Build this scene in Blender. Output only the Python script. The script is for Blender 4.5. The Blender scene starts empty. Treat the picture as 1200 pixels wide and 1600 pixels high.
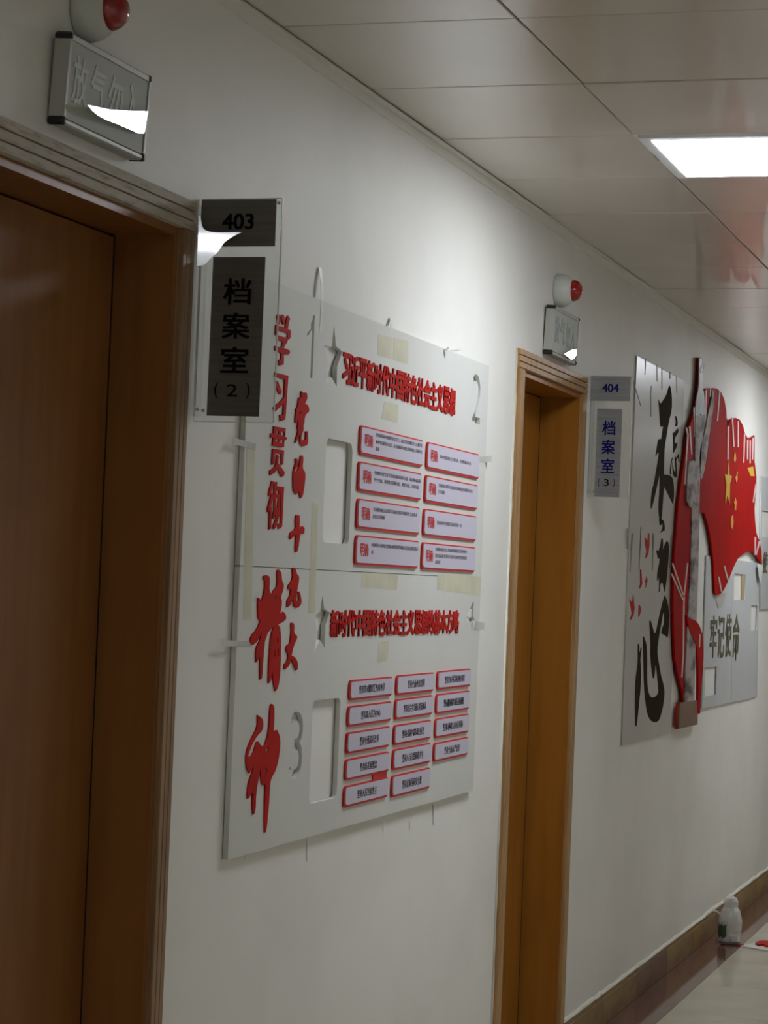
import bpy, bmesh, math, random
from mathutils import Vector, Matrix
random.seed(7)
S = bpy.context.scene
COL = S.collection

# ------------------------------------------------------------------ camera
CAM_D, CAM_H, F_PX = 1.64, 1.50, 3600.0          # distance from the left wall, eye height, focal length in px of a 1200x1600 frame
VPX, VPY, HOR = 1735.0, 954.0, 0.0395            # vanishing point of the corridor, slope of the horizon
_ax = Vector((VPX-600, VPY-800, F_PX)).normalized()
_up = _ax.cross(Vector((1, HOR, 0))).normalized()
if _up.y > 0: _up = -_up
_ly = _up.cross(_ax)
cam_d = bpy.data.cameras.new('camera'); cam = bpy.data.objects.new('camera', cam_d); COL.objects.link(cam)
_R = Matrix(((_ax.x, -_ax.y, -_ax.z), (_ly.x, -_ly.y, -_ly.z), (_up.x, -_up.y, -_up.z)))
cam.matrix_world = Matrix.Translation((0, -CAM_D, CAM_H)) @ _R.to_4x4()
cam_d.sensor_fit = 'HORIZONTAL'; cam_d.sensor_width = 36.0; cam_d.lens = F_PX/1200*36; cam_d.clip_start = 0.05
S.camera = cam

# ------------------------------------------------------------------ world, exposure
w = bpy.data.worlds.new('world'); S.world = w; w.use_nodes = True
w.node_tree.nodes['Background'].inputs[0].default_value = (0.5, 0.55, 0.6, 1)
w.node_tree.nodes['Background'].inputs[1].default_value = 0.05
S.view_settings.view_transform = 'Standard'; S.view_settings.look = 'None'
S.view_settings.exposure = 0.67; S.view_settings.gamma = 1.0; S.view_settings.use_curve_mapping = False
LIGHT = 14.8                                      # emission of the ceiling panels
LIGHT_COL = (0.90, 0.955, 1.03)

# ------------------------------------------------------------------ survey helpers: photo pixel -> place in the corridor
def ray(px, py):
    v = Vector(((px-600)/F_PX, (py-800)/F_PX, 1.0))
    return Vector((v.dot(_ax), v.dot(_ly), v.dot(_up)))
def W(px, py, off=0.0):
    """point on the left wall (or a plane standing off it by off): (X, Z)"""
    r = ray(px, py); t = (CAM_D-off)/r.y
    return (r.x*t, CAM_H+r.z*t)
def HZ(px, py, z=0.0):
    r = ray(px, py); t = (z-CAM_H)/r.z
    return (r.x*t, -CAM_D+r.y*t)
def PX(px, py, X):
    r = ray(px, py); t = X/r.x
    return (-CAM_D+r.y*t, CAM_H+r.z*t)
def crop(ox, oy, s, pts):
    return [(ox+x/s, oy+y/s) for x, y in pts]

# ------------------------------------------------------------------ materials
MATS = {}
def lin(c):
    return tuple(((v/255)/12.92 if v/255 <= 0.04045 else ((v/255+0.055)/1.055)**2.4) for v in c)
def mat(name, rgb, rough=0.5, metal=0.0, var=0.0, vscale=6.0, bump=0.0, bscale=40.0, spec=0.5, rgb2=None, stretch=None, coat=0.0, trans=0.0, alpha=1.0, ramp=(0.4, 0.62), subs=0.0):
    m = bpy.data.materials.new(name); m.use_nodes = True
    nt = m.node_tree; b = nt.nodes['Principled BSDF']
    b.inputs['Base Color'].default_value = (*lin(rgb), 1); b.inputs['Roughness'].default_value = rough
    b.inputs['Metallic'].default_value = metal; b.inputs['Specular IOR Level'].default_value = spec
    b.inputs['Coat Weight'].default_value = coat; b.inputs['Transmission Weight'].default_value = trans
    b.inputs['Alpha'].default_value = alpha
    tc = nt.nodes.new('ShaderNodeTexCoord'); mp = nt.nodes.new('ShaderNodeMapping')
    nt.links.new(tc.outputs['Object'], mp.inputs['Vector'])
    if stretch: mp.inputs['Scale'].default_value = stretch
    if rgb2 is not None or var > 0:
        n = nt.nodes.new('ShaderNodeTexNoise'); n.inputs['Scale'].default_value = vscale; n.inputs['Detail'].default_value = 5
        nt.links.new(mp.outputs['Vector'], n.inputs['Vector'])
        r = nt.nodes.new('ShaderNodeValToRGB'); r.color_ramp.elements[0].position = ramp[0]; r.color_ramp.elements[1].position = ramp[1]
        c2 = rgb2 if rgb2 is not None else tuple(v*(1-var) for v in rgb)
        r.color_ramp.elements[0].color = (*lin(rgb), 1); r.color_ramp.elements[1].color = (*lin(c2), 1)
        nt.links.new(n.outputs['Fac'], r.inputs['Fac']); nt.links.new(r.outputs['Color'], b.inputs['Base Color'])
    if bump > 0:
        n2 = nt.nodes.new('ShaderNodeTexNoise'); n2.inputs['Scale'].default_value = bscale; n2.inputs['Detail'].default_value = 4
        nt.links.new(mp.outputs['Vector'], n2.inputs['Vector'])
        bp = nt.nodes.new('ShaderNodeBump'); bp.inputs['Strength'].default_value = bump; bp.inputs['Distance'].default_value = 0.004
        nt.links.new(n2.outputs['Fac'], bp.inputs['Height']); nt.links.new(bp.outputs['Normal'], b.inputs['Normal'])
    MATS[name] = m
    return m
M_WALL = mat('wall_paint', (240, 238, 231), 0.55, var=0.03, vscale=2.0, bump=0.05, bscale=60)
M_CEIL = mat('ceiling_metal', (218, 211, 200), 0.3, var=0.03, vscale=1.5, spec=0.7, coat=0.3, bump=0.03, bscale=3)
M_TRIM = mat('ceiling_trim', (232, 230, 222), 0.4)
M_BACK = mat('ceiling_void', (40, 38, 34), 0.9)
M_WOOD1 = mat('dark_wood_veneer', (144, 94, 48), 0.34, rgb2=(135, 86, 42), vscale=3, stretch=(9, 9, 0.8), spec=0.22, bump=0.02, bscale=30)
M_WOOD2 = mat('amber_wood_veneer', (160, 104, 38), 0.34, rgb2=(150, 95, 33), vscale=3, stretch=(9, 9, 0.8), spec=0.12, bump=0.02, bscale=30)
M_CASE1 = mat('casing_wood', (156, 122, 86), 0.4, rgb2=(134, 100, 66), vscale=3, stretch=(12, 12, 1))
M_CASE2 = mat('casing_wood_tan', (178, 138, 88), 0.42, rgb2=(156, 116, 72), vscale=3, stretch=(12, 12, 1))
M_DUST = mat('dusty_casing_wood', (190, 182, 168), 0.7, rgb2=(150, 128, 106), vscale=9, stretch=(2, 6, 14), ramp=(0.5, 0.75))
M_SEAM = mat('dark_gap', (22, 14, 8), 0.9)
M_WPAINT = mat('ragged_white_paint', (224, 220, 205), 0.6)
M_BOARD = mat('white_board', (222, 222, 216), 0.42, var=0.03, vscale=1.5)
M_BOARD2 = mat('gloss_white_board', (204, 200, 192), 0.3, var=0.04, vscale=2)
M_BOARD3 = mat('grey_white_board', (204, 206, 206), 0.42, var=0.04, vscale=2)
M_RED = mat('red_acrylic', (194, 36, 30), 0.5, var=0.08, vscale=10, spec=0.06)
M_RIM = mat('placard_red', (200, 44, 40), 0.45, spec=0.25)
M_FACE = mat('lavender_print', (206, 200, 216), 0.4)
M_INK = mat('black_ink', (44, 42, 52), 0.6)
M_INKG = mat('grey_ink', (118, 114, 122), 0.6)
M_INKR = mat('red_ink', (200, 52, 48), 0.6)
M_DARK = mat('black_brown_acrylic', (56, 46, 30), 0.8, spec=0.02)
M_OLIVE = mat('olive_letter', (74, 70, 46), 0.6, rgb2=(104, 98, 62), vscale=12)
M_FLAG = mat('flag_red', (178, 18, 11), 0.5, rgb2=(164, 14, 10), vscale=3, spec=0.03)
M_FLAGE = mat('flag_red_edge', (204, 48, 42), 0.45, spec=0.2)
M_GOLD = mat('star_yellow', (216, 176, 36), 0.45)
M_AMBER = mat('star_amber', (222, 150, 56), 0.45)
M_STONE = mat('carved_marble_print', (176, 166, 162), 0.55, rgb2=(84, 72, 66), vscale=16, stretch=(0.35, 1, 1.0), ramp=(0.46, 0.66), bump=0.5, bscale=18, spec=0.25)
M_SILV = mat('silver_print', (196, 204, 206), 0.35, rgb2=(150, 164, 166), vscale=6, ramp=(0.5, 0.7))
M_BROWN = mat('brown_plinth', (128, 92, 70), 0.45, var=0.08, vscale=6)
M_FILM = mat('white_film_strip', (232, 196, 190), 0.35)
M_FILMW = mat('pale_film_strip', (236, 236, 232), 0.35)
M_GROOVE = mat('grey_streak', (134, 130, 120), 0.6)
M_TAPE = mat('masking_tape', (224, 220, 194), 0.6, var=0.05, vscale=12, alpha=0.9)
M_TAPEW = mat('clear_tape', (226, 226, 220), 0.3, alpha=0.7)
M_ALU = mat('aluminium_profile', (176, 176, 168), 0.45, metal=0.35)
M_CAP = mat('black_plastic', (26, 25, 22), 0.45)
M_SIGN = mat('sign_glass_grey', (186, 190, 182), 0.55, spec=0.3)
M_SIGNF = mat('sign_lettering_pale', (200, 203, 197), 0.5)
M_SIGNG = mat('sign_lettering_grey', (150, 154, 148), 0.5)
M_SFILM = mat('sign_film', (196, 200, 196), 0.03, spec=1.0, coat=1.0)
M_WPLA = mat('white_plastic', (206, 208, 200), 0.4, spec=0.3)
M_LENS = mat('red_lens', (150, 16, 14), 0.12, coat=0.6)
M_PLATE = mat('brushed_dark_steel', (112, 108, 102), 0.42, metal=0.55, var=0.08, vscale=4, stretch=(1, 1, 30))
M_PLATE2 = mat('brushed_grey_steel', (150, 150, 150), 0.42, metal=0.4, var=0.08, vscale=4, stretch=(1, 1, 30))
M_BLACKL = mat('black_lettering', (8, 7, 6), 0.5, spec=0.1)
M_BLUEL = mat('navy_lettering', (18, 18, 92), 0.5, spec=0.1)
M_ACRE = mat('acrylic_edge', (222, 226, 220), 0.2, spec=0.8)
M_STEEL = mat('screw_steel', (190, 188, 182), 0.25, metal=0.9)
M_FLAP = mat('peeled_white_film', (238, 242, 250), 0.12, spec=1.0, coat=1.0)  # white colour stands in for lamp glare on the film
M_BASE = mat('brown_marble_skirting', (156, 128, 72), 0.4, spec=0.3, rgb2=(118, 88, 54), vscale=12, stretch=(0.35, 1, 1), ramp=(0.38, 0.66), bump=0.02)
M_BASE2 = mat('dark_marble_skirting', (132, 98, 72), 0.4, spec=0.3, rgb2=(92, 64, 46), vscale=12, stretch=(0.35, 1, 1), ramp=(0.38, 0.66), bump=0.02)
M_BORD = mat('red_brown_marble_border', (124, 86, 72), 0.07, rgb2=(102, 70, 58), vscale=5, ramp=(0.35, 0.7))
M_FLOOR = mat('beige_polished_tile', (206, 199, 176), 0.1, rgb2=(196, 188, 164), vscale=3)
M_GROUT = mat('pale_grout', (196, 190, 172), 0.7)
M_FRAME = mat('light_frame_white', (240, 242, 244), 0.4)
M_BAG = mat('plastic_bag', (244, 244, 236), 0.25, spec=0.7, alpha=0.62, bump=0.8, bscale=25)
M_GREEN = mat('green_label', (66, 96, 68), 0.5)
M_BOTC = mat('grey_bottle_cap', (150, 146, 140), 0.4)
M_PEN = mat('red_pen', (178, 44, 36), 0.35)
M_PEND = mat('dark_pen', (48, 26, 20), 0.4)
def emis(name, col, s):
    m = bpy.data.materials.new(name); m.use_nodes = True; nt = m.node_tree
    b = nt.nodes['Principled BSDF']; b.inputs['Base Color'].default_value = (0.8, 0.8, 0.8, 1)
    b.inputs['Emission Color'].default_value = (*col, 1); b.inputs['Emission Strength'].default_value = s
    return m
M_LIGHT = emis('lit_diffuser', LIGHT_COL, LIGHT)
def glass(name):
    m = bpy.data.materials.new(name); m.use_nodes = True; nt = m.node_tree
    nt.nodes.remove(nt.nodes['Principled BSDF'])
    t = nt.nodes.new('ShaderNodeBsdfTransparent'); t.inputs[0].default_value = (0.965, 0.975, 0.965, 1)
    g = nt.nodes.new('ShaderNodeBsdfGlossy'); g.inputs['Roughness'].default_value = 0.05
    f = nt.nodes.new('ShaderNodeFresnel'); f.inputs[0].default_value = 1.45
    mx = nt.nodes.new('ShaderNodeMixShader')
    nt.links.new(f.outputs[0], mx.inputs[0]); nt.links.new(t.outputs[0], mx.inputs[1]); nt.links.new(g.outputs[0], mx.inputs[2])
    nt.links.new(mx.outputs[0], nt.nodes['Material Output'].inputs[0])
    return m
M_ACRYL = glass('clear_acrylic')

# ------------------------------------------------------------------ object helpers
ORG = {}
def finish(name, bm, m, parent=None, smooth=False):
    me = bpy.data.meshes.new(name)
    bmesh.ops.recalc_face_normals(bm, faces=bm.faces[:])
    if bm.verts:
        lo = Vector([min(v.co[i] for v in bm.verts) for i in range(3)]); hi = Vector([max(v.co[i] for v in bm.verts) for i in range(3)])
        c = (lo+hi)/2
    else: c = Vector((0, 0, 0))
    bmesh.ops.translate(bm, verts=bm.verts[:], vec=-c)
    bm.to_mesh(me); bm.free()
    if smooth:
        for p in me.polygons: p.use_smooth = True
    me.materials.append(m)
    o = bpy.data.objects.new(name, me); COL.objects.link(o)
    if parent is not None:
        o.parent = parent; o.location = c-ORG[parent.name]
    else: o.location = c
    ORG[o.name] = c
    return o
def tag(o, label=None, cat=None, group=None, kind=None):
    if label: o['label'] = label
    if cat: o['category'] = cat
    if group: o['group'] = group
    if kind: o['kind'] = kind
    return o
def thing(name, loc, label, cat, group=None, kind=None):
    o = bpy.data.objects.new(name, None); COL.objects.link(o); o.location = loc; o.empty_display_size = 0.05
    ORG[o.name] = Vector(loc)
    return tag(o, label, cat, group, kind)
def box(bm, x0, x1, y0, y1, z0, z1, bev=0.0):
    r = bmesh.ops.create_cube(bm, size=1.0)
    vs = r['verts']
    for v in vs: v.co = Vector((x0+(v.co.x+.5)*(x1-x0), y0+(v.co.y+.5)*(y1-y0), z0+(v.co.z+.5)*(z1-z0)))
    if bev > 0:
        es = list({e for v in vs for e in v.link_edges})
        bmesh.ops.bevel(bm, geom=es, offset=bev, segments=1, affect='EDGES', profile=0.5)
    return vs
def obox(name, x0, x1, y0, y1, z0, z1, m, parent=None, bev=0.0):
    bm = bmesh.new(); box(bm, x0, x1, y0, y1, z0, z1, bev); return finish(name, bm, m, parent)
def lathe(bm, prof, axis_pt, frame, n=24):
    """prof: list of (radius, along); frame: (e_along, e1, e2)"""
    a, e1, e2 = frame; rings = []
    for r, t in prof:
        rings.append([bm.verts.new(axis_pt+a*t+e1*(r*math.cos(2*math.pi*k/n))+e2*(r*math.sin(2*math.pi*k/n))) for k in range(n)])
    for i in range(len(rings)-1):
        for k in range(n):
            bm.faces.new((rings[i][k], rings[i][(k+1) % n], rings[i+1][(k+1) % n], rings[i+1][k]))
    bm.faces.new(rings[0][::-1]); bm.faces.new(rings[-1])
def tube(bm, pts, r, n=6):
    pts = [Vector(p) for p in pts]; rings = []
    for i, p in enumerate(pts):
        d = (pts[min(i+1, len(pts)-1)]-pts[max(i-1, 0)]).normalized()
        u = d.orthogonal().normalized(); v = d.cross(u)
        rings.append([bm.verts.new(p+u*(r*math.cos(2*math.pi*k/n))+v*(r*math.sin(2*math.pi*k/n))) for k in range(n)])
    for i in range(len(rings)-1):
        for k in range(n): bm.faces.new((rings[i][k], rings[i][(k+1) % n], rings[i+1][(k+1) % n], rings[i+1][k]))
    bm.faces.new(rings[0][::-1]); bm.faces.new(rings[-1])
def soft(pts, it=2, keep=70):
    """corner cutting that keeps sharp tips"""
    for _ in range(it):
        out = []; n = len(pts)
        for i in range(n):
            p0, p1, p2 = Vector(pts[i-1]), Vector(pts[i]), Vector(pts[(i+1) % n])
            a, b = p1-p0, p2-p1
            if a.length < 1e-9 or b.length < 1e-9: out.append(tuple(p1)); continue
            ang = math.degrees(a.angle(b))
            if ang > keep and _ == 0 or ang > 60 and _ > 0: out.append(tuple(p1))
            else:
                out.append(tuple(p1-a*0.25)); out.append(tuple(p1+b*0.25))
        pts = out
    return pts
def curve_bm(loops, half, bm=None, frame=None):
    """2D loops (even-odd filled) extruded by +-half; frame maps (u,v,w)->world"""
    cu = bpy.data.curves.new('tmp', 'CURVE'); cu.dimensions = '2D'; cu.fill_mode = 'BOTH' if half > 0 else 'FRONT'; cu.extrude = half
    for lp in loops:
        sp = cu.splines.new('POLY'); sp.points.add(len(lp)-1); sp.use_cyclic_u = True
        for i, p in enumerate(lp): sp.points[i].co = (p[0], p[1], 0, 1)
    ob = bpy.data.objects.new('tmp', cu); me = bpy.data.meshes.new_from_object(ob)
    if bm is None: bm = bmesh.new()
    n0 = len(bm.verts); bm.from_mesh(me); bm.verts.ensure_lookup_table()
    nv = bm.verts[n0:]
    if frame:
        for v in nv: v.co = frame(v.co)
    bpy.data.objects.remove(ob); bpy.data.curves.remove(cu); bpy.data.meshes.remove(me)
    return bm
def wallframe(mid):           # (u,v,w) -> world, w sticks out of the left wall
    return lambda c: Vector((c.x, -(mid+c.z), c.y))
def bladeframe(X, w0):        # plane across the corridor facing the camera; u runs from the wall into the corridor
    return lambda c: Vector((X-(w0+c.z), -c.x, c.y))
def plate(name, shapes, base, t, m, parent, smooth_it=0, keep=70):
    """shapes: list of (outer_px, [hole_px...]) traced on the sheet's front; extruded real thickness t standing on 'base'"""
    bm = bmesh.new(); f = base+t
    for i, (o, hs) in enumerate(shapes):
        lps = [o]+list(hs)
        if smooth_it: lps = [soft(l, smooth_it, keep) for l in lps]
        lps = [[W(x, y, f) for x, y in l] for l in lps]
        e = 0.0001*i
        curve_bm(lps, (t-e)/2, bm, wallframe(base+(t-e)/2))
    bmesh.ops.remove_doubles(bm, verts=bm.verts[:], dist=0.00002)
    return finish(name, bm, m, parent)
_txt = {}
def text_mesh(s, bold=0.0, half=0.02, res=3):
    k = (s, bold, half, res)
    if k not in _txt:
        cu = bpy.data.curves.new('tmp', 'FONT'); cu.body = s; cu.size = 1.0; cu.extrude = half; cu.offset = bold; cu.resolution_u = res
        cu.fill_mode = 'BOTH' if half > 0 else 'FRONT'
        ob = bpy.data.objects.new('tmp', cu); me = bpy.data.meshes.new_from_object(ob)
        _txt[k] = me; bpy.data.objects.remove(ob); bpy.data.curves.remove(cu)
    return _txt[k]
def text_fit(bm, s, u0, u1, v0, v1, t, frame, bold=0.0, res=3):
    """lettering stretched to a rectangle and given thickness t"""
    me = text_mesh(s, 0.0, 0.02 if t > 0 else 0.0, res)
    n0 = len(bm.verts)
    for k, (dx, dy) in enumerate([(-1, -1), (1, 1), (1, -1), (-1, 1), (0, 0)] if bold > 0 else [(0, 0)]):
        n1 = len(bm.verts); bm.from_mesh(me); bm.verts.ensure_lookup_table()
        for v in bm.verts[n1:]: v.co += Vector((dx*bold, dy*bold*0.8, 0)); v.co.z *= 1-0.02*k
    nv = bm.verts[n0:]
    x0 = min(v.co.x for v in nv); x1 = max(v.co.x for v in nv); y0 = min(v.co.y for v in nv); y1 = max(v.co.y for v in nv)
    for v in nv:
        c = v.co.copy()
        c = Vector((u0+(c.x-x0)/(x1-x0)*(u1-u0), v0+(c.y-y0)/max(1e-6, y1-y0)*(v1-v0), (c.z/0.02*t/2) if t > 0 else 0))
        v.co = frame(c)
    return bm
def text_loops(s, u0, u1, v0, v1, n=6):
    cu = bpy.data.curves.new('tmp', 'FONT'); cu.body = s; cu.size = 1.0; cu.fill_mode = 'FRONT'; cu.resolution_u = 5
    ob = bpy.data.objects.new('tmp', cu); COL.objects.link(ob)
    c2 = ob.to_curve(bpy.context.evaluated_depsgraph_get(), apply_modifiers=False)
    loops = []
    for sp in c2.splines:
        bz = sp.bezier_points; lp = []
        for i in range(len(bz)):
            a, b = bz[i], bz[(i+1) % len(bz)]
            for k in range(n):
                q = k/n; lp.append(tuple((a.co*(1-q)**3+a.handle_right*3*q*(1-q)**2+b.handle_left*3*q*q*(1-q)+b.co*q**3))[:2])
        cl = []
        for p in lp:
            if not cl or (Vector(p)-Vector(cl[-1])).length > 1e-4: cl.append(p)
        if len(cl) > 2 and (Vector(cl[0])-Vector(cl[-1])).length < 1e-4: cl.pop()
        loops.append(cl)
    ob.to_curve_clear(); bpy.data.objects.remove(ob); bpy.data.curves.remove(cu)
    xs = [p[0] for l in loops for p in l]; ys = [p[1] for l in loops for p in l]
    return [[(u0+(x-min(xs))/(max(xs)-min(xs))*(u1-u0), v0+(y-min(ys))/(max(ys)-min(ys))*(v1-v0)) for x, y in l] for l in loops]

# ------------------------------------------------------------------ room shell
XA, XB, YR, ZC = -6.0, 21.0, -2.2, CAM_H+1.105
CW, CT = 0.056, 0.014            # casing width and thickness
_d1 = W(308, 316, CT); _d2 = W(919, 590, CT)
D1 = (_d1[0]-0.96, _d1[0], _d1[1])   # doorway 1: casing outer left, outer right, top
D2 = (W(808, 537)[0], _d2[0], _d2[1])
WT = 0.22
def opening(d): return d[0]+CW-0.004, d[1]-CW+0.004, d[2]-CW+0.004
bm = bmesh.new()
o1, o2 = opening(D1), opening(D2)
outer = [(XA, 0), (o1[0], 0), (o1[0], o1[2]), (o1[1], o1[2]), (o1[1], 0), (o2[0], 0), (o2[0], o2[2]), (o2[1], o2[2]), (o2[1], 0), (XB, 0), (XB, ZC+0.12), (XA, ZC+0.12)]
curve_bm([outer], WT/2, bm, wallframe(-WT/2))
tag(finish('wall_left', bm, M_WALL), 'long white painted corridor wall carrying the boards and signs', 'wall', kind='structure')
tag(obox('wall_right', XA, XB, YR-0.1, YR, 0, ZC+0.12, M_WALL), 'white corridor wall opposite the boards', 'wall', kind='structure')
tag(obox('wall_back', XA-0.1, XA, YR-0.1, WT, 0, ZC+0.12, M_WALL), 'white end wall behind the viewer', 'wall', kind='structure')
tag(obox('wall_front', XB, XB+0.1, YR-0.1, WT, 0, ZC+0.12, M_WALL), 'white end wall at the far end of the corridor', 'wall', kind='structure')
# floor: bed, marble border slabs along both walls, beige tiles
fl = obox('floor', XA, XB, YR, WT, -0.08, -0.006, M_GROUT); tag(fl, 'polished beige tiled floor with a red-brown marble border', 'floor', kind='structure')
bw = 0.172
x = XA; i = 0
while x < XB-0.01:
    x1 = min(x+0.9, XB)
    for (ya, yb) in ((-bw+0.0008, WT if False else -0.0005), (YR+0.0005, YR+bw-0.0008)):
        obox('border_slab', x+0.0005, x1-0.0005, ya, yb, -0.006, 0.0, M_BORD, fl)
    x = x1
nrow = 3; tw = (abs(YR)-2*bw)/nrow
x = XA
while x < XB-0.01:
    x1 = min(x+0.62, XB)
    for r in range(nrow):
        y1 = -bw-r*tw; y0 = y1-tw
        obox('floor_tile', x+0.0006, x1-0.0006, y0+0.0006, y1-0.0006, -0.006, 0.0, M_FLOOR, fl)
    x = x1
# ceiling: void slab, then metal panels one by one
JX = [4.311, 4.895, 5.471, 6.034, 6.605, 7.184, 7.725, 8.258, 8.80, 9.373, 9.92, 10.462]
while JX[0] > XA: JX.insert(0, max(XA, JX[0]-0.575))
while JX[-1] < XB: JX.append(min(XB, JX[-1]+0.56))
JX[0] = XA
JY = [-0.012, -0.505, -1.10, -1.695, YR+0.012]
LIGHTS = [(-4.89, -4.31), (-0.289, 0.286), (5.471, 6.034), (10.462, 11.022), (15.5, 16.06)]  # first and last are unseen panels added for fill light
ce = obox('ceiling', XA, XB, YR, 0, ZC+0.03, ZC+0.12, M_BACK); tag(ce, 'suspended ceiling of pale metal panels with thin dark joints', 'ceiling', kind='structure')
LX = []
for i in range(len(JX)-1):
    for j in range(4):
        xm = (JX[i]+JX[i+1])/2
        if j == 1 and any(a-0.15 < xm < b+0.15 for a, b in LIGHTS) and not any(abs(xm-c) < 1.2 for c in LX):
            LX.append(xm); LIGHT_RECTS = globals().setdefault('LR', []); LIGHT_RECTS.append((JX[i], JX[i+1])); continue
        dz = random.uniform(-0.0012, 0.0012); g = 0.0022
        bm = bmesh.new(); vs = box(bm, JX[i]+g, JX[i+1]-g, JY[j+1]+g, JY[j]-g, ZC, ZC+0.02, 0.0018)
        o = finish('ceiling_panel', bm, M_CEIL, ce)
        o.location.z += dz; o.rotation_euler = (random.uniform(-.0025, .0025), random.uniform(-.0025, .0025), 0)
# wall-ceiling trim (an L strip under the panels)
bm = bmesh.new(); box(bm, XA, XB, -0.006, 0, ZC-0.028, ZC-0.004); box(bm, XA, XB, -0.022, 0, ZC-0.006, ZC-0.002)
tag(finish('trim_1', bm, M_TRIM), 'thin pale trim strip where the left wall meets the ceiling', 'trim', kind='structure')
bm = bmesh.new(); box(bm, XA, XB, YR, YR+0.006, ZC-0.028, ZC-0.004); box(bm, XA, XB, YR, YR+0.022, ZC-0.006, ZC-0.002)
tag(finish('trim_2', bm, M_TRIM), 'thin pale trim strip where the right wall meets the ceiling', 'trim', kind='structure')
# baseboards, tile by tile
def baseboard(name, label, y_in, sgn, spans):
    root = thing(name, (spans[0][0], y_in, 0), label, 'baseboard', kind='structure')
    k = 0
    for a, b in spans:
        x = a
        while x < b-0.01:
            x1 = min(x+0.6, b)
            bm = bmesh.new(); ya, yb = sorted((y_in, y_in-sgn*0.013))
            box(bm, x+0.0008, x1-0.0008, ya, yb, 0.0, 0.094, 0.0015)
            finish('skirting_tile', bm, (M_BASE, M_BASE2, M_BASE)[k % 3], root)
            bm = bmesh.new(); ya, yb = sorted((y_in, y_in-sgn*0.0085)); box(bm, x+0.0008, x1-0.0008, ya, yb, 0.094, 0.110, 0.0012)
            finish('skirting_cap', bm, M_BASE, root)
            bm = bmesh.new(); n = 8; rows = []
            for q in range(n+1):                      # uneven bead of filler along the top of the skirting
                xx = x+(x1-x)*q/n; h = random.uniform(0.004, 0.012); d = -sgn*random.uniform(0.0095, 0.0115)
                rows.append([bm.verts.new(p) for p in ((xx, y_in, 0.110), (xx, y_in+d, 0.110), (xx, y_in+d*0.6, 0.110+h*0.7), (xx, y_in, 0.110+h))])
            for r0, r1 in zip(rows, rows[1:]):
                for e in range(4): bm.faces.new((r0[e], r0[(e+1) % 4], r1[(e+1) % 4], r1[e]))
            bm.faces.new(rows[0][::-1]); bm.faces.new(rows[-1]); finish('filler_bead', bm, M_WPAINT, root)
            x = x1; k += 1
baseboard('baseboard_left', 'brown marble skirting tiles along the foot of the left wall', 0.0, 1, [(XA, D1[0]), (D1[1], D2[0]), (D2[1], XB)])
baseboard('baseboard_right', 'brown marble skirting tiles along the right wall', YR, -1, [(XA, XB)])

# ------------------------------------------------------------------ doors
def door(name, d, m_leaf, m_case, m_head, label, depth, leaf_m):
    root = thing(name, ((d[0]+d[1])/2, 0, 0), label, 'door', kind='structure')
    a, b, h = opening(d)
    jt = 0.02; gw = 0.012 if d is D1 else 0.02     # lining thickness, dark gap beside the leaf
    # jamb lining
    obox('jamb', a, a+jt, -0.002, WT, 0, h, m_leaf, root); obox('jamb', b-jt, b, -0.002, WT, 0, h, m_leaf, root)
    obox('head_jamb', a+jt, b-jt, -0.002, WT, h-jt, h, m_leaf, root)
    # leaf, with dark strips filling its edge gaps, painted in as shade
    obox('door_leaf', a+jt+0.004, b-jt-gw, depth, depth+0.042, 0.006, h-jt-0.004, leaf_m, root, 0.001)
    obox('gap_seal', a+jt, b-jt, depth+0.036, depth+0.05, 0, h-jt, M_SEAM, root)
    obox('gap_seal', b-jt-gw, b-jt, depth+0.003, depth+0.036, 0, h-jt, M_SEAM, root)  # dark filler standing in for the shade inside the gap
    # casing: base board and three flat reeds with grooves between
    def casing(nm, x0, x1, z0, z1, vertical, mm):
        bm = bmesh.new()
        if vertical:
            box(bm, x0, x1, -CT*0.55, 0, z0, z1)
            n = 3; wv = (x1-x0)/n
            for k in range(n): box(bm, x0+k*wv+0.0012, x0+(k+1)*wv-0.0012, -CT, -CT*0.5, z0, z1, 0.0012)
        else:
            box(bm, x0, x1, -CT*0.55, 0, z0, z1)
            n = 3; wv = (z1-z0)/n
            for k in range(n): box(bm, x0, x1, -CT, -CT*0.5, z0+k*wv+0.0012, z0+(k+1)*wv-0.0012, 0.0012)
        return finish(nm, bm, mm, root)
    casing('side_casing', d[0], d[0]+CW, 0, d[2]-CW, True, m_case); casing('side_casing', d[1]-CW, d[1], 0, d[2]-CW, True, m_case)
    casing('head_casing', d[0], d[1], d[2]-CW, d[2], False, m_head)
    return root
dep1 = PX(162, 800, opening(D1)[1]-0.025)[0]
dep2 = PX(836, 900, opening(D2)[1]-0.025)[0]
print('door depths', dep1, dep2)
dr1 = door('door_1', D1, M_WOOD1, M_CASE1, M_DUST, 'dark brown wooden door of room 403 with a dusty reeded head casing', min(max(dep1, 0.08), 0.17), M_WOOD1)
dr2 = door('door_2', D2, M_WOOD2, M_CASE2, M_CASE2, 'amber brown wooden door of room 404 with a tan reeded casing', min(max(dep2, 0.08), 0.17), M_WOOD2)
# ragged line of wall paint along door 2's near casing
bm = bmesh.new(); z = 0.0; pts = []
while z < D2[2]:
    pts.append((D2[0]-0.004+random.uniform(-0.002, 0.0045)+(0.006 if random.random() < .07 else 0), z)); z += random.uniform(0.012, 0.05)
curve_bm([[(D2[0]-0.012, 0)]+[(p[0], p[1]) for p in pts]+[(D2[0]-0.012, D2[2])]], 0.002, bm, wallframe(0.002))
finish('paint_edge', bm, M_WPAINT, dr2)

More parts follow.
